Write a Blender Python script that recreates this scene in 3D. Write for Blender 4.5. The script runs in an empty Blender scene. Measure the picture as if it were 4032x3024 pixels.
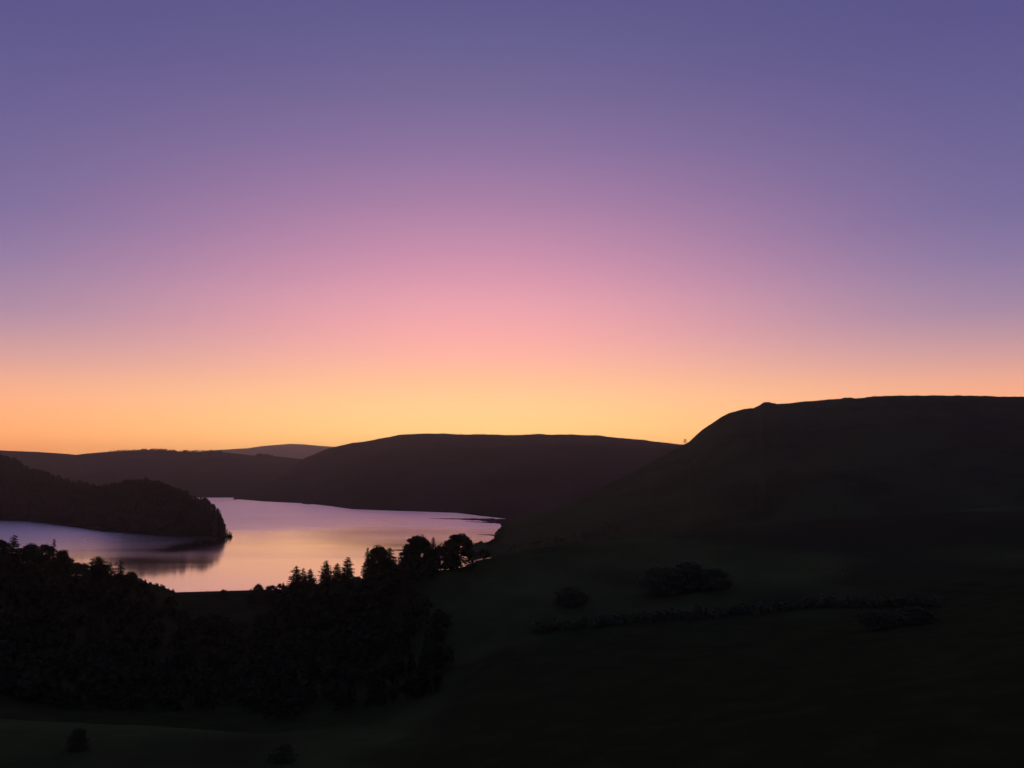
import bpy, math, random
import numpy as np
from mathutils import Vector
from mathutils.bvhtree import BVHTree

sc = bpy.context.scene
C = sc.collection

# ------------------------------------------------------------------ camera
CAMZ = 80.0                      # metres above the reservoir's water
F_PX = 3136.0                    # focal length in photograph pixels (28 mm on 36 mm)
PITCH = math.atan(338.0 / F_PX)  # true horizon lies at photograph row 1850
cam_d = bpy.data.cameras.new('camera')
cam_d.sensor_width = 36.0
cam_d.lens = 28.0
cam_d.clip_start = 0.1
cam_d.clip_end = 80000.0
cam = bpy.data.objects.new('camera', cam_d)
C.objects.link(cam)
cam.location = (0, 0, CAMZ)
cam.rotation_euler = (math.pi / 2 + PITCH, 0, 0)
sc.camera = cam

# ------------------------------------------------------------------ sky (dusk, sun already below the ridge)
def lin(c):
    r = []
    for v in c[:3]:
        v = v / 255.0
        r.append(v / 12.92 if v <= 0.04045 else ((v + 0.055) / 1.055) ** 2.4)
    return (r[0], r[1], r[2], 1.0)

GLOW_AZ = math.radians(-2.5)
SKY_STRENGTH = 1.0
RAMP_C = [(0.0, (255, 200, 118)), (1.5, (255, 206, 130)), (2.7, (255, 210, 140)), (4.5, (255, 206, 150)),
          (6.4, (255, 194, 156)), (8.2, (253, 182, 168)), (10.0, (248, 173, 174)), (11.8, (237, 166, 179)),
          (13.6, (222, 155, 178)), (15.4, (205, 146, 176)), (18.9, (172, 130, 169)), (22.4, (143, 117, 162)),
          (25.7, (121, 107, 153)), (28.9, (105, 99, 147)), (31.9, (95, 91, 142)), (45, (74, 76, 126)), (90, (56, 61, 107))]
RAMP_S = [(0.0, (250, 160, 92)), (1.1, (251, 166, 100)), (2.3, (250, 172, 116)), (3.8, (243, 172, 132)),
          (5.4, (229, 169, 149)), (6.9, (206, 158, 161)), (8.4, (184, 148, 167)), (9.9, (162, 137, 169)),
          (13.0, (137, 122, 166)), (16.0, (119, 110, 159)), (21.7, (103, 98, 149)), (27.2, (90, 86, 140)),
          (45, (70, 73, 123)), (90, (56, 61, 107))]
RAMP_B = [(0.0, (56, 58, 86)), (6.0, (62, 62, 94)), (14.0, (68, 66, 104)), (28.0, (58, 62, 104)),
          (50.0, (54, 59, 103)), (90, (56, 61, 107))]

world = bpy.data.worlds.new('World')
sc.world = world
world.use_nodes = True
nt = world.node_tree
nt.nodes.clear()
def N(tree, typ, **kw):
    n = tree.nodes.new(typ)
    for k, v in kw.items():
        setattr(n, k, v)
    return n
def L(tree, a, b):
    tree.links.new(a, b)
def math_node(tree, op, a, b=None, c=None, clamp=False):
    n = N(tree, 'ShaderNodeMath', operation=op)
    n.use_clamp = clamp
    for i, v in enumerate((a, b, c)):
        if v is None:
            continue
        if isinstance(v, (int, float)):
            n.inputs[i].default_value = v
        else:
            L(tree, v, n.inputs[i])
    return n.outputs[0]
def ramp_node(tree, fac, stops):
    n = N(tree, 'ShaderNodeValToRGB')
    cr = n.color_ramp
    cr.interpolation = 'CARDINAL' if False else 'LINEAR'
    while len(cr.elements) > 1:
        cr.elements.remove(cr.elements[-1])
    for i, (p, c) in enumerate(stops):
        e = cr.elements[0] if i == 0 else cr.elements.new(p)
        e.position = p
        e.color = c
    L(tree, fac, n.inputs[0])
    return n.outputs[0]

tc = N(nt, 'ShaderNodeTexCoord')
nrm = N(nt, 'ShaderNodeVectorMath', operation='NORMALIZE')
L(nt, tc.outputs['Generated'], nrm.inputs[0])
sep = N(nt, 'ShaderNodeSeparateXYZ')
L(nt, nrm.outputs[0], sep.inputs[0])
elev = math_node(nt, 'ARCSINE', sep.outputs[2])
elev = math_node(nt, 'MAXIMUM', elev, 0.0)
fe = math_node(nt, 'POWER', math_node(nt, 'MULTIPLY', elev, 2.0 / math.pi), 0.5)   # ramps are spread towards the horizon
RANGE = 2.5      # ramps hold a share of the sky's top brightness
def rp(r, k=(0, 0, 0)):
    out = []
    for e, c in r:
        q = lin(c); w = math.exp(-e / 4.0)
        out.append((math.sqrt(e / 90.0), tuple(q[i] * (1.0 + k[i] * w) / RANGE for i in range(3)) + (1.0,)))
    return out
# cosine of the azimuth away from the afterglow
gx, gy = math.sin(GLOW_AZ), math.cos(GLOW_AZ)
hx = math_node(nt, 'ADD', math_node(nt, 'MULTIPLY', sep.outputs[0], gx), math_node(nt, 'MULTIPLY', sep.outputs[1], gy))
hl = math_node(nt, 'SQRT', math_node(nt, 'ADD', math_node(nt, 'MULTIPLY', sep.outputs[0], sep.outputs[0]),
                                     math_node(nt, 'ADD', math_node(nt, 'MULTIPLY', sep.outputs[1], sep.outputs[1]), 1e-6)))
ca = math_node(nt, 'DIVIDE', hx, hl)
az = math_node(nt, 'ARCCOSINE', math_node(nt, 'MINIMUM', math_node(nt, 'MAXIMUM', ca, -1.0), 1.0))
def mapr(v, a, b, smooth=True):
    n = N(nt, 'ShaderNodeMapRange')
    n.interpolation_type = 'SMOOTHSTEP' if smooth else 'LINEAR'
    n.inputs['From Min'].default_value = a
    n.inputs['From Max'].default_value = b
    L(nt, v, n.inputs['Value'])
    return n.outputs['Result']
w_side = mapr(az, math.radians(0), math.radians(38))
w_back = mapr(az, math.radians(30), math.radians(115))
def mix(a, b, f):
    n = N(nt, 'ShaderNodeMix', data_type='RGBA')
    L(nt, f, n.inputs[0]); L(nt, a, n.inputs[6]); L(nt, b, n.inputs[7])
    return n.outputs[2]
col = mix(ramp_node(nt, fe, rp(RAMP_C, (1.25, 0.97, 0.44))), ramp_node(nt, fe, rp(RAMP_S, (1.40, 0.98, 0.36))), w_side)
col = mix(col, ramp_node(nt, fe, rp(RAMP_B)), w_back)
bg = N(nt, 'ShaderNodeBackground')
bg.inputs['Strength'].default_value = SKY_STRENGTH * RANGE
L(nt, col, bg.inputs['Color'])
wo = N(nt, 'ShaderNodeOutputWorld')
L(nt, bg.outputs[0], wo.inputs['Surface'])

sc.view_settings.view_transform = 'Standard'
sc.view_settings.look = 'None'
sc.view_settings.exposure = 0.0
sc.view_settings.gamma = 1.0
sc.view_settings.use_curve_mapping = False
sc.render.engine = 'CYCLES'
sc.cycles.use_denoising = True
sc.cycles.max_bounces = 3
sc.cycles.diffuse_bounces = 1
sc.cycles.glossy_bounces = 2
sc.cycles.volume_bounces = 0
sc.cycles.adaptive_threshold = 0.02

# ------------------------------------------------------------------ helpers: pixel + distance -> place
ST, CT = math.sin(PITCH), math.cos(PITCH)
def ray(px, py):
    xc = (np.asarray(px, float) - 2016.0) / F_PX
    yc = (1512.0 - np.asarray(py, float)) / F_PX
    dy = CT - yc * ST
    return xc / dy, (ST + yc * CT) / dy
def P(px, py, D):
    ax, az_ = ray(px, py)
    return ax * D, D + 0 * ax, CAMZ + az_ * D
def D_at_z(px, py, z):
    return (z - CAMZ) / ray(px, py)[1]

rng = np.random.default_rng(7)
_perm = rng.random((256, 256))
def vnoise(x, y):
    xi = np.floor(x).astype(int); yi = np.floor(y).astype(int)
    fx = x - xi; fy = y - yi
    fx = fx * fx * (3 - 2 * fx); fy = fy * fy * (3 - 2 * fy)
    g = lambda i, j: _perm[i & 255, j & 255]
    return (g(xi, yi) * (1 - fx) + g(xi + 1, yi) * fx) * (1 - fy) + (g(xi, yi + 1) * (1 - fx) + g(xi + 1, yi + 1) * fx) * fy - 0.5
def fbm(x, y, s, octv=5, gain=0.5):
    o = 0; a = 1.0; f = 1.0 / s
    for k in range(octv):
        o = o + a * vnoise(x * f + 17.3 * k, y * f + 5.1 * k)
        a *= gain; f *= 2.03
    return o

def mesh_obj(name, verts, faces, mat, parent=None, smooth=False):
    me = bpy.data.meshes.new(name)
    verts = np.asarray(verts, dtype=np.float32).reshape(-1, 3)
    faces = np.asarray(faces, dtype=np.int32)
    n = faces.shape[1]
    me.vertices.add(len(verts)); me.vertices.foreach_set('co', verts.ravel())
    me.loops.add(faces.size); me.loops.foreach_set('vertex_index', faces.ravel())
    me.polygons.add(len(faces))
    me.polygons.foreach_set('loop_start', np.arange(0, faces.size, n, dtype=np.int32))
    me.polygons.foreach_set('loop_total', np.full(len(faces), n, dtype=np.int32))
    if smooth:
        me.polygons.foreach_set('use_smooth', np.ones(len(faces), dtype=bool))
    me.update(calc_edges=True)
    me.materials.append(mat)
    o = bpy.data.objects.new(name, me)
    C.objects.link(o)
    if parent is not None:
        o.parent = parent
    return o
def tag(o, label, cat, group=None):
    o['label'] = label; o['category'] = cat
    if group:
        o['group'] = group
    return o
def empty(name, loc):
    o = bpy.data.objects.new(name, None)
    o.empty_display_size = 0.5
    C.objects.link(o)
    o.location = loc
    return o

# ------------------------------------------------------------------ materials
def surface_mat(name, c1, c2, scale, rough=0.95, c3=None, scale3=None, bump=0.0, bump_scale=1.0, stretch=(1, 1, 1)):
    m = bpy.data.materials.new(name)
    m.use_nodes = True
    t = m.node_tree
    b = t.nodes['Principled BSDF']
    b.inputs['Roughness'].default_value = rough
    b.inputs['Specular IOR Level'].default_value = 0.0
    g = N(t, 'ShaderNodeNewGeometry')
    mp = N(t, 'ShaderNodeMapping'); mp.inputs['Scale'].default_value = stretch
    L(t, g.outputs['Position'], mp.inputs[0])
    no = N(t, 'ShaderNodeTexNoise'); no.inputs['Scale'].default_value = scale
    no.inputs['Detail'].default_value = 6; no.inputs['Roughness'].default_value = 0.65
    L(t, mp.outputs[0], no.inputs['Vector'])
    r = ramp_node(t, no.outputs['Fac'], [(0.36, (*c1, 1)), (0.64, (*c2, 1))])
    if c3:
        n3 = N(t, 'ShaderNodeTexNoise'); n3.inputs['Scale'].default_value = scale3
        n3.inputs['Detail'].default_value = 4
        L(t, mp.outputs[0], n3.inputs['Vector'])
        f = ramp_node(t, n3.outputs['Fac'], [(0.5, (0, 0, 0, 1)), (0.62, (1, 1, 1, 1))])
        mx = N(t, 'ShaderNodeMix', data_type='RGBA')
        L(t, f, mx.inputs[0]); L(t, r, mx.inputs[6]); mx.inputs[7].default_value = (*c3, 1)
        r = mx.outputs[2]
    L(t, r, b.inputs['Base Color'])
    if bump:
        bn = N(t, 'ShaderNodeTexNoise'); bn.inputs['Scale'].default_value = bump_scale
        bn.inputs['Detail'].default_value = 8
        L(t, g.outputs['Position'], bn.inputs['Vector'])
        bp = N(t, 'ShaderNodeBump'); bp.inputs['Strength'].default_value = 1.0
        bp.inputs['Distance'].default_value = bump
        L(t, bn.outputs['Fac'], bp.inputs['Height']); L(t, bp.outputs[0], b.inputs['Normal'])
    return m

M_pasture = surface_mat('pasture', (0.038, 0.056, 0.018), (0.066, 0.098, 0.030), 0.02, c3=(0.036, 0.044, 0.018), scale3=0.008, bump=0.12, bump_scale=0.9)
def bracken_cover(m):
    # below the hedge the land is rough bracken instead of grazed pasture; the edge wanders
    t = m.node_tree; b = t.nodes['Principled BSDF']
    old = b.inputs['Base Color'].links[0].from_socket
    g = N(t, 'ShaderNodeNewGeometry'); sp = N(t, 'ShaderNodeSeparateXYZ'); L(t, g.outputs['Position'], sp.inputs[0])
    no = N(t, 'ShaderNodeTexNoise'); no.inputs['Scale'].default_value = 0.025; no.inputs['Detail'].default_value = 5
    L(t, g.outputs['Position'], no.inputs['Vector'])
    wob = math_node(t, 'MULTIPLY', math_node(t, 'SUBTRACT', no.outputs['Fac'], 0.5), 110.0)
    def sm(v, a_, b_):
        n = N(t, 'ShaderNodeMapRange'); n.interpolation_type = 'SMOOTHSTEP'
        n.inputs['From Min'].default_value = a_; n.inputs['From Max'].default_value = b_
        L(t, v, n.inputs['Value']); return n.outputs[0]
    my = sm(math_node(t, 'ADD', sp.outputs[1], wob), 292.0, 248.0)
    mx_ = sm(math_node(t, 'ADD', sp.outputs[0], math_node(t, 'MULTIPLY', wob, 0.5)), -34.0, -8.0)
    n2 = N(t, 'ShaderNodeTexNoise'); n2.inputs['Scale'].default_value = 0.12; n2.inputs['Detail'].default_value = 6
    L(t, g.outputs['Position'], n2.inputs['Vector'])
    br = ramp_node(t, n2.outputs['Fac'], [(0.35, (0.025, 0.035, 0.012, 1)), (0.68, (0.037, 0.050, 0.016, 1))])
    mx = N(t, 'ShaderNodeMix', data_type='RGBA')
    # the wooded valley bottom left of it has a dark leaf-litter floor
    wf = math_node(t, 'MULTIPLY', sm(math_node(t, 'ADD', sp.outputs[1], math_node(t, 'MULTIPLY', wob, 0.3)), 200.0, 226.0), sm(math_node(t, 'ADD', sp.outputs[0], math_node(t, 'MULTIPLY', wob, 0.4)), -22.0, -44.0))
    L(t, math_node(t, 'MAXIMUM', math_node(t, 'MULTIPLY', my, mx_), wf), mx.inputs[0]); L(t, old, mx.inputs[6]); L(t, br, mx.inputs[7])
    L(t, mx.outputs[2], b.inputs['Base Color'])
bracken_cover(M_pasture)
M_moor = surface_mat('moor', (0.034, 0.045, 0.015), (0.062, 0.080, 0.026), 0.012, c3=(0.048, 0.076, 0.022), scale3=0.006, bump=1.2, bump_scale=0.25)
M_hill = surface_mat('hill_grass', (0.036, 0.036, 0.022), (0.062, 0.060, 0.036), 0.006, c3=(0.032, 0.042, 0.022), scale3=0.003, bump=2.0, bump_scale=0.08)
M_forest = surface_mat('forest_floor', (0.012, 0.015, 0.007), (0.022, 0.026, 0.012), 0.03, bump=1.0, bump_scale=0.3)
M_bed = surface_mat('bed', (0.03, 0.03, 0.02), (0.05, 0.045, 0.03), 0.003)
M_mud = surface_mat('mud', (0.035, 0.030, 0.024), (0.06, 0.052, 0.04), 0.05, rough=0.8)
M_leaf_d = surface_mat('conifer_needles', (0.018, 0.030, 0.014), (0.040, 0.060, 0.026), 0.8)
M_leaf_b = surface_mat('broad_leaves', (0.042, 0.058, 0.022), (0.066, 0.086, 0.034), 0.6)
M_leaf_h = surface_mat('hedgerow_leaves', (0.075, 0.095, 0.045), (0.110, 0.130, 0.065), 0.6)
M_bark = surface_mat('bark', (0.030, 0.024, 0.018), (0.060, 0.048, 0.036), 3.0, stretch=(1, 1, 0.2))
M_stone = surface_mat('stone', (0.10, 0.095, 0.085), (0.20, 0.19, 0.17), 0.8, bump=0.05, bump_scale=4.0)
M_rock = surface_mat('pale_rock', (0.12, 0.12, 0.11), (0.20, 0.20, 0.18), 2.0, bump=0.05, bump_scale=5.0)

def water_mat():
    m = bpy.data.materials.new('reservoir_water')
    m.use_nodes = True
    t = m.node_tree
    t.nodes.clear()
    out = N(t, 'ShaderNodeOutputMaterial')
    g = N(t, 'ShaderNodeNewGeometry')
    # wind: broad cat's paws stretched across the valley; open water ruffled, sheltered near water calm
    sp = N(t, 'ShaderNodeSeparateXYZ'); L(t, g.outputs['Position'], sp.inputs[0])
    mp = N(t, 'ShaderNodeMapping'); mp.inputs['Scale'].default_value = (0.0022, 0.0075, 1)
    mp.inputs['Rotation'].default_value = (0, 0, math.radians(-12))
    L(t, g.outputs['Position'], mp.inputs[0])
    no = N(t, 'ShaderNodeTexNoise'); no.inputs['Scale'].default_value = 1.0
    no.inputs['Detail'].default_value = 3.0; no.inputs['Roughness'].default_value = 0.5
    L(t, mp.outputs[0], no.inputs['Vector'])
    mr = N(t, 'ShaderNodeMapRange'); mr.interpolation_type = 'SMOOTHSTEP'
    mr.inputs['From Min'].default_value = 820.0; mr.inputs['From Max'].default_value = 1720.0
    yy = math_node(t, 'ADD', sp.outputs[1], math_node(t, 'MAXIMUM', math_node(t, 'MULTIPLY', sp.outputs[0], -0.9), math_node(t, 'ADD', math_node(t, 'MULTIPLY', sp.outputs[0], 1.1), 400.0)))
    L(t, yy, mr.inputs['Value'])
    wind = math_node(t, 'ADD', mr.outputs[0], math_node(t, 'MULTIPLY', math_node(t, 'SUBTRACT', no.outputs['Fac'], 0.5), 1.1), clamp=True)
    # calm water in the lee of the headland's tip
    def lee(cx, cy, sx, sy):
        u = math_node(t, 'DIVIDE', math_node(t, 'SUBTRACT', sp.outputs[0], cx), sx)
        w = math_node(t, 'DIVIDE', math_node(t, 'SUBTRACT', sp.outputs[1], cy), sy)
        q = math_node(t, 'ADD', math_node(t, 'MULTIPLY', u, u), math_node(t, 'MULTIPLY', w, w))
        return math_node(t, 'POWER', 2.718, math_node(t, 'MULTIPLY', q, -1.0))
    wind = math_node(t, 'SUBTRACT', wind, math_node(t, 'MULTIPLY', lee(-338, 880, 17, 62), 0.8), clamp=True)
    rough = math_node(t, 'ADD', 0.07, math_node(t, 'MULTIPLY', wind, 0.28))
    # ripples
    mp2 = N(t, 'ShaderNodeMapping'); mp2.inputs['Scale'].default_value = (0.10, 0.35, 1)
    L(t, g.outputs['Position'], mp2.inputs[0])
    n2 = N(t, 'ShaderNodeTexNoise'); n2.inputs['Scale'].default_value = 1.0; n2.inputs['Detail'].default_value = 3
    L(t, mp2.outputs[0], n2.inputs['Vector'])
    bp = N(t, 'ShaderNodeBump'); bp.inputs['Distance'].default_value = 0.05
    bp.inputs['Strength'].default_value = 0.12
    L(t, n2.outputs['Fac'], bp.inputs['Height'])
    gl = N(t, 'ShaderNodeBsdfGlossy', distribution='MULTI_GGX'); gl.inputs['Color'].default_value = (0.99, 0.95, 0.89, 1)
    L(t, rough, gl.inputs['Roughness']); L(t, bp.outputs[0], gl.inputs['Normal'])
    df = N(t, 'ShaderNodeBsdfDiffuse'); df.inputs['Color'].default_value = (0.010, 0.012, 0.014, 1)
    fr = N(t, 'ShaderNodeFresnel'); fr.inputs['IOR'].default_value = 1.45
    fac = math_node(t, 'MULTIPLY', math_node(t, 'POWER', fr.outputs[0], 0.20), 1.0, clamp=True)
    mx = N(t, 'ShaderNodeMixShader')
    L(t, fac, mx.inputs[0]); L(t, df.outputs[0], mx.inputs[1]); L(t, gl.outputs[0], mx.inputs[2])
    L(t, mx.outputs[0], out.inputs['Surface'])
    return m
M_water = water_mat()

# ------------------------------------------------------------------ terrain lofts: rows from foot to crest to back slope
def knot_p(pts):
    a = np.array(pts, float)
    def f(px):
        py = np.interp(px, a[:, 0], a[:, 1]); D = np.interp(px, a[:, 0], a[:, 2])
        return np.stack(P(px, py, D), -1)
    return f
def knot_z(pts):                 # (px, D, z)
    a = np.array(pts, float)
    def f(px):
        D = np.interp(px, a[:, 0], a[:, 1]); z = np.interp(px, a[:, 0], a[:, 2])
        return np.stack(((px - 2016.0) / F_PX / CT * D, D, z), -1)
    return f
def knot_back(kf, dD, dz=None, z=None):
    def f(px):
        p = kf(px).copy()
        s = (p[:, 1] + dD) / p[:, 1]
        p[:, 0] *= s; p[:, 1] *= s
        p[:, 2] = p[:, 2] + dz if z is None else z
        return p
    return f
def loft(name, px, knots, rows, mat, amp, nscale, keep=(), fine=None, rough=0.5):
    px = np.asarray(px, float)
    K = np.stack([k(px) for k in knots], 0)          # k, col, 3
    nk = len(knots)
    R = []
    wts = []
    for i in range(nk - 1):
        n = rows[i]
        p0 = K[max(i - 1, 0)]; p1 = K[i]; p2 = K[i + 1]; p3 = K[min(i + 2, nk - 1)]
        for j in range(n + (1 if i == nk - 2 else 0)):
            u = j / n
            lin_ = p1 + (p2 - p1) * u
            m1 = (p2 - p0) * 0.5; m2 = (p3 - p1) * 0.5
            d = p2 - p1
            # limit tangents so nothing overshoots (monotone in height)
            for mm in (m1, m2):
                bad = mm[:, 2] * d[:, 2] <= 0
                mm[bad, 2] = 0
                lim = np.abs(d[:, 2]) * 2.5
                mm[:, 2] = np.clip(mm[:, 2], -lim, lim)
                mm[:, 0] = d[:, 0]; mm[:, 1] = d[:, 1]
            h00 = 2 * u**3 - 3 * u**2 + 1; h10 = u**3 - 2 * u**2 + u; h01 = -2 * u**3 + 3 * u**2; h11 = u**3 - u**2
            q = lin_.copy()
            q[:, 2] = h00 * p1[:, 2] + h10 * m1[:, 2] + h01 * p2[:, 2] + h11 * m2[:, 2]
            w = 1.0
            for kk in keep:
                w = min(w, abs((i + u) - kk) / 0.6)
            R.append(q); wts.append(w)
    G = np.stack(R, 0)                                # row, col, 3
    W = np.array(wts)[:, None]
    nz = fbm(G[..., 0], G[..., 1], nscale, 6, rough)
    G[..., 2] += nz * amp * (0.06 + 0.94 * W) * np.minimum(1.0, (G[..., 1] / 300.0) ** 1.5)
    if fine:
        G[..., 2] += fbm(G[..., 0], G[..., 1], fine[1], 3) * fine[0]
    nr, nc = G.shape[:2]
    idx = np.arange(nr * nc).reshape(nr, nc)
    faces = np.stack([idx[:-1, :-1], idx[:-1, 1:], idx[1:, 1:], idx[1:, :-1]], -1).reshape(-1, 4)
    o = mesh_obj(name, G.reshape(-1, 3), faces, mat, smooth=True)
    o['kind'] = 'structure'
    bvh = BVHTree.FromPolygons([tuple(v) for v in G.reshape(-1, 3)], [tuple(f) for f in faces.tolist()])
    return o, G, bvh

# valley floor / lake bed far below everything, to the edge of the air
v = np.array([[-11500, -400, -30], [11500, -400, -30], [11500, 13500, -30], [-11500, 13500, -30]], float)
mesh_obj('terrain', v, [[0, 1, 2, 3]], M_bed)['kind'] = 'structure'

# far blue hill
kA = knot_p([(-500, 1800, 9500), (500, 1795, 9400), (820, 1776, 9200), (900, 1771, 9100), (977, 1767, 9000), (1027, 1759, 9000), (1081, 1754, 9000), (1140, 1748, 9000),
             (1189, 1749, 9000), (1244, 1754, 9000), (1302, 1758, 9100), (1500, 1768, 9300), (2600, 1800, 9500)])
pxA = np.linspace(-500, 2600, 500)
loft('distant_hill', pxA, [knot_z([(0, 7200, -28), (3000, 7200, -28)]), knot_p([(-500, 1822, 8200), (2600, 1822, 8200)]), kA, knot_back(kA, 1600, z=-28)], [12, 16, 8], M_hill, 60, 900, keep=(2,))

# left far ridge (B), partly wooded skyline
cB = [(-2500, 1690, 3600), (-800, 1755, 3600), (0, 1772, 3600), (136, 1778, 3600), (249, 1785, 3600), (303, 1790, 3550), (339, 1785, 3500),
      (452, 1776, 3450), (565, 1770, 3400), (656, 1772, 3400), (705, 1777, 3400), (769, 1777, 3400), (859, 1777, 3400), (904, 1783, 3400), (995, 1793, 3400),
      (1036, 1790, 3400), (1094, 1797, 3400), (1189, 1808, 3400), (1400, 1830, 3400), (1800, 1850, 3400)]
kB = knot_p(cB)
pxB = np.concatenate([np.linspace(-2500, -100, 120), np.linspace(-95, 1300, 520), np.linspace(1310, 1800, 40)])
hillB, GB, bvhB = loft('wooded_ridge', pxB, [knot_z([(-2500, 2250, -25), (1800, 2250, -25)]), knot_z([(-2500, 2340, 1), (1800, 2340, 1)]),
      knot_p([(-2500, 1835, 2900), (0, 1865, 2850), (300, 1860, 2850), (600, 1850, 2850), (900, 1860, 2800), (1300, 1880, 2700), (1800, 1900, 2700)]), kB, knot_back(kB, 900, z=-25)],
      [3, 26, 30, 10], M_hill, 46, 420, keep=(1, 3))

# centre hill (C)
cC = [(935, 1966, 2290), (962, 1958, 2330), (1000, 1936, 2420), (1094, 1886, 2560), (1153, 1840, 2700), (1189, 1809, 2800), (1250, 1782, 2860), (1302, 1762, 2900), (1343, 1753, 2900), (1388, 1744, 2900), (1430, 1739, 2900), (1474, 1731, 2880),
      (1530, 1720, 2850), (1578, 1711, 2850), (1669, 1707, 2800), (1760, 1708, 2780), (1804, 1712, 2750), (1865, 1711, 2700), (1950, 1714, 2680), (2049, 1718, 2650), (2126, 1711, 2600),
      (2163, 1714, 2600), (2257, 1711, 2550), (2367, 1715, 2500), (2422, 1721, 2480), (2546, 1733, 2400), (2690, 1750, 2350), (2900, 1780, 2300), (3400, 1850, 2200)]
kC = knot_p(cC)
shoreC = [(935, 1968), (955, 1965), (1050, 1973), (1216, 1981), (1300, 1990), (1397, 2004), (1600, 2011), (1804, 2018), (1900, 2031), (1960, 2037), (2040, 2048), (2200, 2060), (3400, 2080)]
sC = [(a, float(D_at_z(a, b, 0.5)), 0.5) for a, b in shoreC]
footC = [(a, d - 70, -25) for a, d, z in sC]
aC = np.array(cC); aS = np.array(sC)
def midC(fr, bulge):
    out = []
    for px_ in range(935, 3401, 60):
        dc = np.interp(px_, aC[:, 0], aC[:, 2]); pc = np.interp(px_, aC[:, 0], aC[:, 1])
        ds = np.interp(px_, aS[:, 0], aS[:, 1])
        zc = P(px_, pc, dc)[2]
        out.append((px_, ds + (dc - ds) * fr, max(zc, 1) * bulge))
    return knot_z(out)
pxC = np.concatenate([np.linspace(935, 2760, 760), np.linspace(2765, 3400, 60)])
hillC, GC, bvhC = loft('central_hill', pxC, [knot_z(footC), knot_z(sC), midC(0.35, 0.42), midC(0.7, 0.84), kC, knot_back(kC, 350, dz=-6), knot_back(kC, 1300, z=-25)],
      [4, 16, 16, 22, 6, 6], M_hill, 34, 380, keep=(1, 4), fine=(2.2, 30.0))

# wooded headland (D): ground lies a tree height under the outline
outD = [(-1500, 1700), (-400, 1760), (0, 1792), (59, 1805), (136, 1850), (181, 1852), (217, 1872), (271, 1891), (316, 1897), (384, 1913), (443, 1904), (488, 1888), (533, 1881),
        (583, 1884), (633, 1897), (701, 1922), (769, 1948), (814, 1964), (835, 1980), (858, 1994), (872, 2020), (880, 2058), (893, 2080), (912, 2096), (916, 2111)]
dD = [(-1500, 2100), (-400, 1700), (0, 1500), (250, 1350), (533, 1150), (700, 1080), (800, 1020), (870, 985), (916, 965)]
aD = np.array(dD)
drop = [(-1500, 24), (0, 24), (533, 30), (760, 36), (814, 52), (835, 64), (858, 76), (872, 72), (880, 44), (893, 27), (912, 14), (916, 1)]
adr = np.array(drop)
cD = [(a, b + np.interp(a, adr[:, 0], adr[:, 1]), np.interp(a, aD[:, 0], aD[:, 1])) for a, b in outD]
kD = knot_p(cD)
shoreD = [(-1500, 2035), (-400, 2040), (0, 2048), (136, 2052), (316, 2072), (429, 2090), (588, 2103), (723, 2112), (836, 2116), (880, 2114), (916, 2112)]
sD = [(a, float(D_at_z(a, b, 0.4)), 0.4) for a, b in shoreD]
footD = [(a, d - 40, -20) for a, d, z in sD]
aSD = np.array(sD); aCD = np.array(cD)
mD = []
for px_ in list(range(-1500, 900, 60)) + [870, 890, 916]:
    dc = np.interp(px_, aCD[:, 0], aCD[:, 2]); pc = np.interp(px_, aCD[:, 0], aCD[:, 1]); ds = np.interp(px_, aSD[:, 0], aSD[:, 1])
    mD.append((px_, ds + (dc - ds) * 0.45, max(float(P(px_, pc, dc)[2]), 0.5) * 0.62))
pxD = np.concatenate([np.linspace(-1500, -50, 80), np.linspace(-45, 916, 380)])
hillD, GD, bvhD = loft('headland', pxD, [knot_z(footD), knot_z(sD), knot_z(mD), kD, knot_back(kD, 90, dz=-10), knot_back(kD, 330, z=-20)], [3, 14, 16, 5, 8], M_forest, 9, 120, keep=(1, 3))

# right-hand moor (E)
cE = [(1845, 2170, 775), (1880, 2150, 790), (1915, 2138, 830), (1938, 2124, 900), (1970, 2102, 930), (1992, 2076, 970), (2030, 2062, 1000), (2100, 2042, 1020), (2240, 1990, 1060), (2421, 1893, 1140), (2546, 1830, 1190), (2620, 1789, 1220),
      (2690, 1752, 1240), (2712, 1741, 1235), (2737, 1715, 1220), (2765, 1692, 1210), (2800, 1668, 1190), (2835, 1644, 1175), (2870, 1627, 1160), (2900, 1617, 1150), (2930, 1610, 1140), (2967, 1608, 1130),
      (2985, 1598, 1122), (3008, 1583, 1115), (3030, 1582, 1110), (3060, 1590, 1100), (3100, 1588, 1090), (3200, 1577, 1070), (3310, 1569, 1050), (3325, 1565, 1048), (3358, 1565, 1046), (3364, 1567, 1045), (3400, 1566, 1040), (3440, 1560, 1030),
      (3500, 1558, 1020), (3700, 1557, 1000), (4032, 1563, 960), (5000, 1590, 900), (6500, 1700, 850)]
kE = knot_p(cE)
footE = [(1845, 735, -12), (1880, 680, -12), (1915, 610, -12), (1950, 570, -12), (2000, 540, -12), (2100, 520, -12), (2250, 480, -12), (2400, 460, -12), (3000, 470, -12), (4032, 470, -12), (6500, 470, -12)]
aE = np.array(cE); aF = np.array(footE)
def midE(fr, hf):
    out = []
    for px_ in list(range(1845, 3000, 45)) + list(range(3000, 6501, 250)):
        dc = np.interp(px_, aE[:, 0], aE[:, 2]); pc = np.interp(px_, aE[:, 0], aE[:, 1]); ds = np.interp(px_, aF[:, 0], aF[:, 1])
        zc = float(P(px_, pc, dc)[2])
        out.append((px_, ds + (dc - ds) * fr, -12 + (zc + 12) * hf))
    return knot_z(out)
pxE = np.concatenate([np.linspace(1845, 4100, 920), np.linspace(4110, 6500, 60)])
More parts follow.
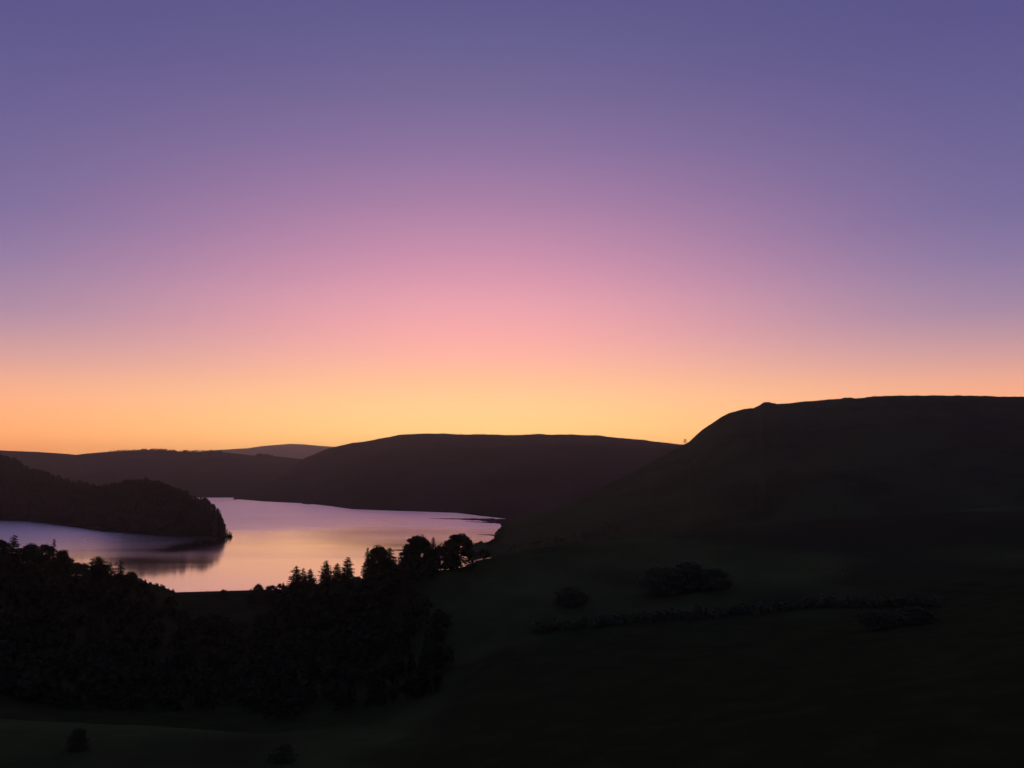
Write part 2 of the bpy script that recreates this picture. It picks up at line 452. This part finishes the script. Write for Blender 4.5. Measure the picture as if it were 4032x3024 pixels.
hillE, GE, bvhE = loft('moorland_hill', pxE, [knot_z(footE), midE(0.30, 0.30), midE(0.62, 0.62), midE(0.86, 0.88), kE, knot_back(kE, 120, dz=-6), knot_back(kE, 700, z=-12)],
      [20, 20, 20, 18, 6, 8], M_moor, 11, 150, keep=(4,), fine=(1.0, 9.0), rough=0.55)

# near ground (F): the slope under the camera, the valley below the dam, the pasture on the right
K6 = [(-2500, 2150, 330), (-600, 2270, 325), (0, 2288, 330), (230, 2287, 350), (400, 2285, 380), (540, 2289, 420), (590, 2299, 440), (640, 2313, 460), (668, 2326, 470), (688, 2335, 478), (712, 2380, 470), (740, 2470, 455), (1000, 2470, 445), (1060, 2410, 425), (1120, 2352, 405), (1200, 2346, 395), (1400, 2330, 370),
      (1500, 2295, 350), (1580, 2258, 340), (1745, 2246, 332), (1830, 2230, 338), (1880, 2207, 345), (1950, 2192, 355), (2000, 2180, 365), (2150, 2153, 385), (2400, 2130, 420), (2900, 2075, 455), (3400, 2030, 460), (4032, 1990, 460), (6500, 1900, 460)]
K5 = [(-2500, 2350, 280), (0, 2420, 300), (600, 2470, 400), (1000, 2520, 410), (1120, 2460, 370), (1500, 2400, 325), (2000, 2330, 320), (3000, 2250, 330), (4032, 2180, 320), (6500, 2100, 300)]
K4 = [(-2500, 2550, 240), (0, 2640, 280), (600, 2700, 320), (1000, 2710, 320), (1500, 2620, 280), (2000, 2500, 265), (3000, 2430, 250), (4032, 2330, 230), (6500, 2250, 200)]
K3 = [(-2500, 2750, 205), (0, 2850, 225), (600, 2880, 230), (1000, 2905, 225), (1500, 2840, 215), (2000, 2700, 205), (3000, 2580, 190), (4032, 2480, 165), (6500, 2400, 140)]
K2 = [(-2500, 2800, 190), (0, 2842, 188), (600, 2868, 186), (1000, 2892, 182), (1500, 2935, 168), (2000, 2860, 158), (3000, 2760, 140), (4032, 2650, 118), (6500, 2500, 110)]
K1 = [(-2500, 3110, 125), (0, 3110, 125), (1000, 3110, 122), (1500, 3090, 120), (2000, 3040, 110), (3000, 3030, 85), (4032, 3020, 70), (6500, 2900, 65)]
kf6 = knot_p(K6)
pxF = np.concatenate([np.linspace(-2500, -120, 90), np.linspace(-115, 4150, 860), np.linspace(4180, 6500, 70)])
ground, GF, bvhF = loft('ground', pxF, [knot_z([(-2500, 1.2, 78.3), (6500, 1.2, 78.3)]), knot_z([(-2500, 40, 56), (2000, 40, 58), (6500, 35, 62)]), knot_p(K1), knot_p(K2), knot_p(K3), knot_p(K4), knot_p(K5), kf6,
       knot_back(kf6, 100, z=-8), knot_back(kf6, 170, z=-14)], [6, 8, 10, 8, 10, 12, 14, 10, 4], M_pasture, 3.2, 60, keep=(7,), rough=0.5)

def ground_z(x, y, bv=(bvhF, bvhE, bvhD, bvhC, bvhB)):
    best = None
    for b in bv:
        h = b.ray_cast(Vector((x, y, 900)), Vector((0, 0, -1)))
        if h[0] is not None and (best is None or h[0].z > best):
            best = h[0].z
    return best if best is not None else 0.0

# ------------------------------------------------------------------ water
DZ = 3.0
dl = np.array([float(v) for v in P(690, 2336, D_at_z(690, 2336, DZ))])
dr = np.array([float(v) for v in P(1000, 2327, D_at_z(1000, 2327, DZ))])
dv = (dr - dl)[:2]; dlen = float(np.linalg.norm(dv)); dv = dv / dlen
dn = np.array([-dv[1], dv[0]])                 # points upstream
if dn[1] < 0: dn = -dn
base = dl[:2] + dn * 3.0
a = base - dv * 1500; b = base + dv * 1500
wv = [(a[0], a[1], 0), (b[0], b[1], 0), (b[0] + 1500, 5200, 0), (a[0] - 2500, 5200, 0)]
water = mesh_obj('reservoir_water', wv, [[0, 1, 2, 3]], M_water)
water['kind'] = 'structure'

# low muddy spits where the right-hand shore runs out into the water
def spit(pts, name='mudflat'):
    # pts: (px, py, half-width m, height)
    c = []
    for px_, py_, w, h in pts:
        D = float(D_at_z(px_, py_, 0))
        p = P(px_, py_, D)
        c.append((float(p[0]), float(p[1]), w, h))
    V = []; Fc = []
    prof = [(-1, -0.6), (-0.8, 0.25), (-0.4, 0.8), (0, 1.0), (0.4, 0.8), (0.8, 0.25), (1, -0.6)]
    n = 26
    for i in range(n):
        u = i / (n - 1) * (len(c) - 1); k = min(int(u), len(c) - 2); f = u - k
        x, y, w, h = [c[k][j] * (1 - f) + c[k + 1][j] * f for j in range(4)]
        wob = 1 + 0.35 * math.sin(i * 1.7 + c[0][0]) * math.sin(i * 0.63)
        for a_, b_ in prof:
            V.append((x, y + a_ * w * wob, b_ * h))
    m = len(prof)
    for i in range(n - 1):
        for j in range(m - 1):
            Fc.append((i * m + j, i * m + j + 1, (i + 1) * m + j + 1, (i + 1) * m + j))
    o = mesh_obj(name, V, Fc, M_mud, smooth=True)
    o['kind'] = 'structure'
spit([(1690, 2042, 2, 0.15), (1790, 2043, 14, 0.5), (1880, 2045, 30, 0.9), (1960, 2050, 55, 1.5), (2050, 2056, 80, 2.5)])
spit([(1830, 2053, 1, 0.15), (1900, 2056, 12, 0.5), (1985, 2060, 22, 1.0), (2040, 2063, 26, 1.6)])
spit([(1880, 2104, 1, 0.15), (1920, 2106, 5, 0.5), (1975, 2110, 9, 1.4)])
spit([(1530, 2166, 3, 0.4), (1640, 2167, 8, 0.9), (1760, 2166, 14, 1.4), (1860, 2160, 24, 2.0), (1935, 2156, 30, 2.4)], 'gravel_spit')

# ------------------------------------------------------------------ dam
def build_dam():
    root = empty('dam', (dl[0], dl[1], 0))
    tag(root, 'low dark embankment dam with straight level crest holding back the water', 'dam')
    s0, s1 = -14.0, dlen + 62.0
    n = 60
    # cross-section: offset along -dn (downstream positive), height
    sec = [(-22, -8), (-4.0, 2.2), (-3.0, 2.2), (3.2, 2.2), (16, -3.0), (30, -8.5), (46, -15), (52, -22)]
    V = []; Fc = []
    for i in range(n + 1):
        s = s0 + (s1 - s0) * i / n
        for k, (o_, z_) in enumerate(sec):
            p = dv * s - dn * o_
            j = 0 if k < 4 else 0.5 * float(fbm(np.array(p[0] * 1.0), np.array(p[1] * 1.0), 9.0, 3))
            V.append((p[0], p[1], z_ + j))
    m = len(sec)
    for i in range(n):
        for k in range(m - 1):
            Fc.append((i * m + k, i * m + k + 1, (i + 1) * m + k + 1, (i + 1) * m + k))
    mesh_obj('embankment', V, Fc, M_pasture, root, smooth=False)
    def bar(name, off, w, z0, z1, mat, s_a, s_b):
        V = []
        for s in (s_a, s_b):
            for o_ in (off - w / 2, off + w / 2):
                for z_ in (z0, z1):
                    p = dv * s - dn * o_
                    V.append((p[0], p[1], z_))
        Fc = [(0, 1, 3, 2), (4, 6, 7, 5), (0, 4, 5, 1), (2, 3, 7, 6), (1, 5, 7, 3), (0, 2, 6, 4)]
        return mesh_obj(name, V, Fc, mat, root)
    bar('parapet_wall', -2.7, 0.45, 2.1, 3.05, M_stone, s0, s1)
    bar('coping', -2.7, 0.62, 3.053, 3.2, M_stone, s0, s1)
    bar('roadway_kerb', 2.6, 0.3, 2.1, 2.36, M_stone, s0, s1)
    for i in range(9):
        s = s0 + 4 + (s1 - s0 - 8) * i / 8
        bar('pier', -2.7, 0.8, 2.1, 3.35, M_stone, s - 0.4, s + 0.4)
    return root
build_dam()

# ------------------------------------------------------------------ trees
class Geo:
    def __init__(s): s.v = []; s.f = []; s.n = 0
    def add(s, v, f):
        v = np.asarray(v, float).reshape(-1, 3); f = np.asarray(f, int).reshape(-1, 3)
        s.v.append(v); s.f.append(f + s.n); s.n += len(v)
    def build(s, name, mat, parent=None):
        return mesh_obj(name, np.concatenate(s.v), np.concatenate(s.f), mat, parent)
def tube(g, p0, p1, r0, r1, n=6):
    p0 = np.array(p0, float); p1 = np.array(p1, float)
    d = p1 - p0; d = d / (np.linalg.norm(d) + 1e-9)
    a = np.cross(d, (0.31, 0.9, 0.2)); a /= np.linalg.norm(a); b = np.cross(d, a)
    t = np.arange(n) * 2 * math.pi / n
    ring = np.cos(t)[:, None] * a + np.sin(t)[:, None] * b
    v = np.concatenate([p0 + ring * r0, p1 + ring * r1])
    f = []
    for i in range(n):
        j = (i + 1) % n
        f += [(i, j, n + j), (i, n + j, n + i)]
    g.add(v, f)
def leaf_cards(g, centers, size, rg, flat=0.6):
    n = len(centers)
    d = rg.normal(size=(n, 3)); d[:, 2] *= flat; d /= np.linalg.norm(d, axis=1)[:, None]
    e = rg.normal(size=(n, 3)); e -= (e * d).sum(1)[:, None] * d; e /= np.linalg.norm(e, axis=1)[:, None]
    s = size * (0.6 + 0.8 * rg.random(n))[:, None]
    v = np.stack([centers - d * s * 0.5, centers + e * s * 0.38, centers + d * s * 0.62, centers - e * s * 0.38], 1)
    i = np.arange(n)[:, None] * 4
    f = np.concatenate([i + np.array([[0, 1, 2]]), i + np.array([[0, 2, 3]])])
    g.add(v.reshape(-1, 3), f)

def conifer_geo(seed, h=1.0, slim=0.17, dens=1.0, sparse=0.0):
    """unit-height conifer: trunk geo, crown geo"""
    rg = np.random.default_rng(seed)
    T = Geo(); K = Geo()
    lean = rg.normal(size=2) * 0.01
    tube(T, (0, 0, -0.04), (lean[0] * .5, lean[1] * .5, 0.5), 0.020, 0.012)
    tube(T, (lean[0] * .5, lean[1] * .5, 0.5), (lean[0], lean[1], 0.97), 0.012, 0.003)
    nw = int(38 * dens)
    for i in range(nw):
        t = 0.07 + 0.90 * (i / (nw - 1)) ** 1.02
        R = slim * (1 - t) ** 0.72 * (0.8 + 0.4 * rg.random()) + 0.008
        if t < 0.16: R *= 0.8
        nb = int(13 * (1 - t) + 5)
        for k in range(nb):
            if rg.random() < sparse: continue
            th = 2 * math.pi * (k + rg.random()) / nb
            r = R * (0.5 + 0.75 * rg.random() ** 1.2)
            dr = np.array([math.cos(th), math.sin(th), 0.0])
            sd = np.array([-dr[1], dr[0], 0])
            p0 = np.array([lean[0] * t, lean[1] * t, t])
            tip = p0 + dr * r + np.array([0, 0, -r * (0.35 - 0.75 * t) + 0.01 * rg.normal()])
            mid = p0 * 0.45 + tip * 0.55 + np.array([0, 0, 0.10 * r])
            w = 0.14 * r + 0.004
            K.add([p0 + sd * w * .4, p0 - sd * w * .4, mid - sd * w, mid + sd * w, tip], [(0, 1, 2), (0, 2, 3), (3, 2, 4)])
            for q in range(5):
                u = 0.25 + 0.7 * rg.random()
                bp = p0 + (tip - p0) * u + np.array([0, 0, 0.06 * r])
                sg = 1 if q % 2 else -1
                ed = bp + sd * sg * r * 0.42 * (1.1 - u) + dr * r * 0.20 + np.array([0, 0, -0.10 * r - 0.006 + 0.03 * r * rg.normal()])
                ww = 0.014 + 0.05 * r
                K.add([bp - dr * ww, bp + dr * ww, ed], [(0, 1, 2)])
    return T, K

def broad_geo(seed, wr=0.42, nclump=46, per=60, leaf=0.042, low=0.22, topshape=1.0, sparse=False):
    """unit-height broadleaf: trunk+limbs geo, crown geo; wr = half width"""
    rg = np.random.default_rng(seed)
    T = Geo(); K = Geo()
    top = 0.34
    tube(T, (0, 0, -0.04), (0.01, 0.0, top * 0.6), 0.035, 0.024, 7)
    tube(T, (0.01, 0, top * 0.6), (0.0, 0.02, 0.62), 0.024, 0.010, 6)
    cen = []
    for k in range(nclump):
        u = rg.random() ** 0.7
        th = rg.random() * 2 * math.pi
        cz = rg.random()
        z = low + (0.95 - low) * cz
        env = math.sqrt(max(0.02, 1 - abs((cz - 0.36) / 0.66) ** 2.0)) ** topshape
        lob = 1 + 0.22 * math.sin(th * 3 + seed) + 0.12 * math.sin(th * 5 + 2 * seed + cz * 5)
        rad = wr * env * lob * (0.35 + 0.65 * u)
        cen.append((math.cos(th) * rad, math.sin(th) * rad, z))
    cen = np.array(cen)
    for c in cen[:: 3]:
        st = np.array([0.0, 0.01, max(0.15, min(0.58, c[2] * 0.62))])
        md = (st + c) / 2 + np.array([0, 0, -0.03])
        tube(T, st, md, 0.010, 0.006, 5); tube(T, md, c, 0.006, 0.002, 4)
    for c in cen:
        r = (0.075 if sparse else 0.105) * (0.7 + 0.6 * rg.random())
        n = int(per * (0.7 + 0.6 * rg.random()))
        p = rg.normal(size=(n, 3)); p /= np.linalg.norm(p, axis=1)[:, None]
        p *= (rg.random(n) ** 0.4)[:, None] * r * np.array([1.15, 1.15, 0.8])
        leaf_cards(K, c + p, leaf, rg)
    return T, K

def norm_top(g):
    return max(v[:, 2].max() for v in g.v)

SHAPES = {}
def shape(kind):
    if kind in SHAPES:
        return SHAPES[kind]
    base, seed = kind.split('_')[0], int(kind.split('_')[1])
    if base == 'con': T, K = conifer_geo(seed, slim=0.19)
    elif base == 'fir': T, K = conifer_geo(seed, slim=0.27, dens=1.1)
    elif base == 'spire': T, K = conifer_geo(seed, slim=0.11, sparse=0.25)
    elif base == 'round': T, K = broad_geo(seed, wr=0.40, low=0.06, nclump=120, per=95)
    elif base == 'tall': T, K = broad_geo(seed, wr=0.30, low=0.03, nclump=115, per=95, topshape=1.1)
    elif base == 'wide': T, K = broad_geo(seed, wr=0.62, low=0.08, nclump=130, per=95)
    elif base == 'thin': T, K = broad_geo(seed, wr=0.46, low=0.12, nclump=46, per=34, sparse=True)
    elif base == 'bush': T, K = broad_geo(seed, wr=0.75, low=0.04, nclump=80, per=60, leaf=0.06)
    mat = M_leaf_d if base in ('con', 'fir', 'spire') else M_leaf_b
    if kind in ('round_7', 'wide_1', 'round_8', 'wide_2', 'wide_3', 'round_9', 'tall_11', 'bush_10'): mat = M_leaf_h
    t = T.build('trunk', M_bark); k = K.build('crown', mat)
    C.objects.unlink(t); C.objects.unlink(k)
    SHAPES[kind] = (t, k, norm_top(K))
    return SHAPES[kind]

def tree(kind, px, pytop, D, label, group, wpx=None, rot=None, name=None, sink=0.0, zg=None, cat='tree'):
    x, y, zt = [float(v) for v in P(px, pytop, D)]
    if zg is None:
        zg = ground_z(x, y)
    t, k, top = shape(kind)
    h = max(1.0, (zt - zg + sink) / top)
    sx = h
    if wpx is not None:            # width of the crown in photograph pixels
        half = max(abs(k.data.vertices[i].co.x) for i in range(0, len(k.data.vertices), 7))
        sx = wpx * (0.70 if D < 500 and D > 310 else 0.5) / F_PX * D / half
    base = kind.split('_')[0]
    nm = name or {'con': 'conifer_tree', 'fir': 'conifer_tree', 'spire': 'conifer_tree', 'bush': 'shrub'}.get(base, 'broadleaf_tree')
    e = empty(nm, (x, y, zg - sink))
    e.rotation_euler = (0, 0, random.random() * 6.283 if rot is None else rot)
    e.scale = (sx, sx, h)
    for src in (t, k):
        c = src.copy(); C.objects.link(c); c.parent = e
    tag(e, label, 'shrub' if nm == 'shrub' else cat, group)
    return e
random.seed(11)
GL = 'trees on the left bank above the dam'
tree('tall_1', 5, 2122, 325, 'dark tree cut by the left picture edge, left bank of the water', GL, 80)
tree('fir_1', 57, 2106, 330, 'tallest pointed tree of the left bank clump, near the picture edge', GL, 95)
tree('tall_2', 118, 2134, 335, 'blunt dark tree right of the tallest pointed tree on the left bank', GL, 90)
tree('round_1', 178, 2138, 338, 'round crowned dark tree just left of a thin spire, left bank', GL, 80)
tree('spire_1', 216, 2122, 345, 'thin spire conifer rising between two rounded trees, left bank', GL, 42)
tree('tall_3', 244, 2163, 345, 'rounded tree stepping down right of the thin spire, left bank', GL, 66)
tree('thin_1', 284, 2198, 350, 'sparse tree with bright water showing through it, left bank', GL, 84)
tree('round_2', 318, 2213, 360, 'small dense tree right of the see-through tree, left bank', GL, 60)
tree('fir_2', 386, 2190, 375, 'conifer with sharp central leader and spreading skirt, left bank', GL, 120)
tree('thin_2', 428, 2214, 385, 'ragged low tree touching the spreading conifer on its right, left bank', GL, 76)
tree('spire_2', 476, 2206, 395, 'faint thin conifer, rightmost spire of the left bank', GL, 40)
tree('round_3', 517, 2249, 405, 'small round tree at the right end of the left bank clump', GL, 58)
tree('bush_1', 541, 2274, 418, 'small low shrub at the very end of the left bank clump', GL, 30)
tree('bush_2', 880, 2318, 490, 'tiny shrub standing alone on the straight dam crest', None, 32, zg=2.0)
GR = 'trees along the right bank below the reservoir'
tree('bush_3', 1016, 2299, 478, 'low arched shrub at the right end of the dam', GR, 66, zg=1.0)
tree('bush_4', 1070, 2301, 440, 'low shrub just right of the arched shrub by the dam', GR, 46)
tree('bush_5', 1108, 2294, 420, 'low shrub at the foot of the trio of pointed conifers', GR, 52)
tree('fir_3', 1166, 2227, 400, 'tallest of the three pointed conifers near the dam, leftmost', GR, 88)
tree('con_1', 1194, 2236, 398, 'middle one of the three pointed conifers near the dam', GR, 60)
tree('fir_4', 1221, 2240, 398, 'rightmost of the three pointed conifers near the dam', GR, 76)
tree('con_2', 1284, 2206, 390, 'slim pointed conifer between the conifer trio and the rounded trees', GR, 72)
tree('fir_6', 1327, 2218, 385, 'small blunt tree right of the slim pointed conifer', GR, 86)
tree('fir_7', 1370, 2193, 380, 'taller blunt tree, second right of the slim pointed conifer', GR, 84)
tree('bush_6', 1408, 2268, 376, 'low shrub in the notch left of the middle tree mass', GR, 60)
tree('con_3', 1443, 2155, 368, 'slim conifer at the left edge of the middle tree mass', GR, 46)
tree('con_4', 1464, 2172, 366, 'shorter conifer tucked beside the slim conifer, middle tree mass', GR, 44)
tree('tall_6', 1497, 2145, 358, 'highest blunt tree of the middle tree mass', GR, 100)
tree('fir_8', 1530, 2156, 352, 'shoulder tree on the right side of the middle tree mass', GR, 80)
tree('thin_3', 1568, 2190, 345, 'sparse leafy tree with bright gaps between the two large trees', GR, 60)
tree('tall_8', 1652, 2102, 338, 'largest dark tree of the right bank, with domed top', GR, 104)
tree('tall_9', 1614, 2140, 340, 'tree leaning on the left flank of the largest dark tree', GR, 64)
tree('con_5', 1707, 2114, 336, 'small pointed conifer between the largest tree and the dome tree', GR, 52)
tree('bush_7', 1738, 2146, 336, 'low bushy tree in the dip left of the dome tree', GR, 66)
tree('round_4', 1803, 2100, 338, 'broad dome shaped tree standing apart by the field edge', GR, 112)
tree('bush_8', 1775, 2180, 334, 'dark shrub under the left side of the dome tree', GR, 60)
tree('bush_9', 1904, 2162, 348, 'round shrub on the field edge right of the dome tree', GR, 50)
tree('tall_10', 1978, 2074, 955, 'tree at the waterside tip where the moor meets the lake', 'waterside trees on the right shore', 34)
tree('round_5', 1958, 2104, 900, 'lower tree left of the waterside tip tree', 'waterside trees on the right shore', 34)
tree('round_6', 1940, 2122, 870, 'lowest waterside tree, nearest the water on the right shore', 'waterside trees on the right shore', 26)
tree('thin_4', 2697, 1729, 1238, 'lone tiny tree on the skyline in the notch of the hills', None, 18)
GH = 'dark trees in the hedges of the right hand slope'
tree('round_7', 2248, 2308, 292, 'dark single tree above the hedge, left of the big shadowy clump', GH, 135)
tree('wide_1', 2600, 2232, 300, 'left tree of the big shadowy clump on the right slope', GH, 200)
tree('round_8', 2705, 2210, 302, 'tallest middle tree of the big shadowy clump on the right slope', GH, 190)
tree('wide_2', 2800, 2236, 300, 'right tree of the big shadowy clump on the right slope', GH, 170)
tree('wide_3', 3450, 2400, 204, 'dim broad tree at the far right end of the hedge', GH, 180)
tree('round_9', 3600, 2388, 203, 'dim round tree right of the broad hedge end tree', GH, 150)
tree('tall_11', 310, 2868, 160, 'shadowy small tree on the paler field at bottom left', None, 90)
tree('bush_10', 1120, 2930, 152, 'dark shrub on the lower edge of the paler field, bottom', None, 120)

# --- trees of the headland that stand out one by one along its crest and tip
GHd = 'trees along the headland outline'
aO = np.array(outD)
pxs = list(np.arange(-40, 800, 13.0)) + [808, 816, 824, 832, 840, 848, 855, 861, 866, 870]
kinds = ['con_6', 'tall_12', 'con_7', 'round_10', 'fir_5', 'tall_13']
for i, p_ in enumerate(pxs):
    pj = p_ + random.uniform(-3, 3)
    top = float(np.interp(pj, aO[:, 0], aO[:, 1])) + random.uniform(-7, 9)
    D = float(np.interp(pj, aCD[:, 0], aCD[:, 2])) - random.uniform(0, 14)
    w = random.uniform(26, 38) if pj < 850 else random.uniform(18, 24)
    tip = pj > 805
    tree(kinds[i % 6], pj, top, D, 'dark tree at the steep right hand tip of the wooded headland' if tip else 'dark tree on the crest of the wooded headland across the water',
         'trees at the tip of the headland' if tip else GHd, w)
for (p_, t_, d_, w_) in [(874, 2036, 972, 24), (880, 2058, 968, 20), (884, 2070, 967, 18), (894, 2080, 966, 16), (903, 2088, 966, 14), (910, 2094, 966, 12), (864, 2030, 972, 28), (846, 2040, 966, 30), (828, 2040, 966, 32), (808, 2042, 966, 32)]:
    tree(random.choice(kinds), p_, t_, d_, 'dark tree at the steep right hand tip of the wooded headland', 'trees at the tip of the headland', w_)

# --- woods that read as one mass
def wood(name, pts, hmin, hmax, label, seed, con_share=0.5, cards=56, mat=None):
    rg = np.random.default_rng(seed)
    g = Geo()
    protos = []
    for s in range(8):
        q = Geo(); r2 = np.random.default_rng(100 + s)
        n = cards
        if s < 4:      # pointed
            t = r2.random(n) ** 1.3
            R = 0.20 * (1 - t) ** 0.8
            th = r2.random(n) * 6.283
            c = np.stack([np.cos(th) * R, np.sin(th) * R, 0.06 + 0.9 * t], 1)
            leaf_cards(q, c, 0.20, r2)
        else:
            p = r2.normal(size=(n, 3)); p /= np.linalg.norm(p, axis=1)[:, None]
            p *= (r2.random(n) ** 0.35)[:, None]
            c = p * np.array([0.38, 0.38, 0.40]) + np.array([0, 0, 0.55])
            leaf_cards(q, c, 0.24, r2)
        tube(q, (0, 0, -0.1), (0, 0, 0.7), 0.02, 0.008, 4)
        protos.append((np.concatenate(q.v), np.concatenate(q.f)))
    for (x, y, z) in pts:
        k = rg.integers(0, 4) if rg.random() < con_share else rg.integers(4, 8)
        v, f = protos[k]
        h = rg.uniform(hmin, hmax); w = h * rg.uniform(0.85, 1.2); a_ = rg.random() * 6.283
        ca_, sa_ = math.cos(a_), math.sin(a_)
        vv = np.stack([(v[:, 0] * ca_ - v[:, 1] * sa_) * w + x, (v[:, 0] * sa_ + v[:, 1] * ca_) * w + y, v[:, 2] * h + z - 0.3], 1)
        g.add(vv, f)
    o = g.build(name, mat or M_leaf_d)
    o['kind'] = 'stuff'
    o['label'] = label
    o['category'] = 'woodland'
    return o
def pick(G, r0, r1, pxg, pa, pb, n, seed, zmin=1.0):
    rg = np.random.default_rng(seed)
    ca_ = np.searchsorted(pxg, pa); cb_ = np.searchsorted(pxg, pb) - 1
    out = []
    while len(out) < n:
        r = rg.uniform(r0, r1); c = rg.uniform(ca_, cb_)
        i, j = int(r), int(c); u, v_ = r - i, c - j
        p = (G[i, j] * (1 - u) + G[i + 1, j] * u) * (1 - v_) + (G[i, j + 1] * (1 - u) + G[i + 1, j + 1] * u) * v_
        if p[2] > zmin:
            out.append(p)
        else:
            n -= 0.2
    return out
wood('woodland', pick(GD, 3, 33, pxD, -300, 885, 1700, 1, 1.2), 8, 12.5, 'dense dark wood covering the headland on the left of the lake', 1)
wood('woodland', pick(GB, 50, 62, pxB, 690, 880, 150, 2) + pick(GB, 50, 62, pxB, 1005, 1075, 60, 3) + pick(GB, 54, 61, pxB, 430, 700, 160, 4), 4, 9,
     'far wood on the hazy ridge left of the central hill', 2, con_share=0.2, cards=60)
wood('woodland', pick(GF, 36, 62, pxF, -100, 1080, 520, 5, -30) + pick(GF, 34, 58, pxF, 1000, 1520, 150, 25, -30) + pick(GF, 33, 54, pxF, 1480, 1750, 45, 26, -30), 4, 9, 'black wooded valley bottom below the dam', 3, con_share=0.25, cards=80, mat=M_leaf_d)
wood('woodland', pick(GF, 42, 66, pxF, 1080, 1560, 130, 6, -30), 4, 8, 'dark scrub under the right bank trees', 4, con_share=0.2, mat=M_leaf_d)
wood('undergrowth', pick(GF, 62, 68.5, pxF, 1110, 1420, 130, 18, -30) + pick(GF, 62, 67.5, pxF, 1420, 1720, 70, 23, -30), 3.0, 6.5, 'dark undergrowth at the feet of the right bank trees', 19, con_share=0.1, cards=90, mat=M_leaf_b)
wood('undergrowth', pick(GF, 62, 68.5, pxF, -150, 235, 110, 20, -30) + pick(GF, 64, 67.5, pxF, 235, 540, 60, 22, -30), 2.0, 4.2, 'dark undergrowth at the feet of the left bank trees', 21, con_share=0.1, cards=90, mat=M_leaf_b)
for o_ in bpy.data.objects:
    if o_.name.startswith('undergrowth'): o_['category'] = 'undergrowth'
# hedge line on the right slope
rgh = np.random.default_rng(5)
hp = []
for p_, y_, d_ in [(px_, np.interp(px_, [2100, 2400, 2800, 3200, 3700], [2465, 2420, 2425, 2475, 2470]), np.interp(px_, [2100, 3200, 3700], [268, 262, 232])) for px_ in np.arange(2110, 3700, 12)]:
    x, y, z = [float(v) for v in P(p_, y_, d_)]
    for k in range(2):
        xx = x + rgh.normal() * 0.8; yy = y + rgh.normal() * 2.0
        hp.append((xx, yy, ground_z(xx, yy)))
wood('hedge', hp, 1.6, 3.6, 'long dark overgrown hedge crossing the right hand slope', 6, con_share=0.0, mat=M_leaf_h)
bpy.data.objects['hedge']['category'] = 'hedge'
# scrub low on the moor's flank above the water
wood('scrub', pick(GE, 3, 40, pxE, 1950, 2420, 260, 8, 3.0), 1.5, 4, 'dark scrub low on the moor flank right of the lake', 7, con_share=0.2, mat=M_leaf_b)
bpy.data.objects['scrub']['category'] = 'scrub'
# low hedge on the mound between left bank trees and dam
hm = []
for px_ in np.arange(545, 694, 4):
    d_ = np.interp(px_, [540, 690], [420, 478]); x, y, z = [float(v) for v in P(px_, 2300, d_)]
    hm.append((x, y + rgh.normal() * 1.5, ground_z(x, y)))
wood('gorse_bank', hm, 1.0, 2.0, 'low scrubby bank sloping down to the left end of the dam', 9, con_share=0.0, mat=M_leaf_b)
bpy.data.objects['gorse_bank']['category'] = 'scrub'

# ------------------------------------------------------------------ pale rocks on the dark slope
def rock(px, py, size, label):
    D = None
    ax, az_ = ray(px, py)
    d = Vector((float(ax), 1.0, float(az_))).normalized()
    h = bvhF.ray_cast(Vector((0, 0, CAMZ)), d)
    if h[0] is None:
        h = bvhE.ray_cast(Vector((0, 0, CAMZ)), d)
    loc = h[0]
    rg = np.random.default_rng(int(px))
    V = []; Fc = []
    nu, nv = 9, 6
    for j in range(nv + 1):
        ph = math.pi * j / nv
        for i in range(nu):
            th = 2 * math.pi * i / nu
            r = size * 0.5 * (0.8 + 0.4 * rg.random())
            V.append((r * 1.3 * math.sin(ph) * math.cos(th), r * math.sin(ph) * math.sin(th), r * 0.85 * math.cos(ph)))
    for j in range(nv):
        for i in range(nu):
            k = (i + 1) % nu
            Fc.append((j * nu + i, j * nu + k, (j + 1) * nu + k, (j + 1) * nu + i))
    o = mesh_obj('rock', V, Fc, M_rock)
    o.location = (loc.x, loc.y, loc.z + size * 0.22)
    o.rotation_euler = (0, 0, rg.random() * 6)
    tag(o, label, 'rock', 'pale rocks on the right hand slope')
rock(3015, 2251, 0.9, 'small pale rock, leftmost of the specks on the right slope')
rock(3246, 2240, 1.1, 'largest pale rock speck, topmost on the right slope')
rock(3318, 2262, 0.8, 'small pale rock, rightmost of the specks on the right slope')
rock(3233, 2343, 0.9, 'small pale rock, lowest of the specks on the right slope')

# ------------------------------------------------------------------ evening haze: one closed box of thin even air
hz = bpy.data.materials.new('haze')
hz.use_nodes = True
t = hz.node_tree
t.nodes.clear()
vo = N(t, 'ShaderNodeOutputMaterial')
pv = N(t, 'ShaderNodeVolumePrincipled')
pv.inputs['Color'].default_value = (0.92, 0.88, 0.85, 1)
pv.inputs['Density'].default_value = 0.000068
pv.inputs['Anisotropy'].default_value = 0.76
L(t, pv.outputs[0], vo.inputs['Volume'])
x0, x1, y0, y1, z0, z1 = -12000, 12000, -600, 14000, -31.5, 460
V = [(x, y, z) for x in (x0, x1) for y in (y0, y1) for z in (z0, z1)]
Fc = [(0, 1, 3, 2), (4, 6, 7, 5), (0, 4, 5, 1), (2, 3, 7, 6), (1, 5, 7, 3), (0, 2, 6, 4)]
haze = mesh_obj('haze', V, Fc, hz)
haze['kind'] = 'stuff'
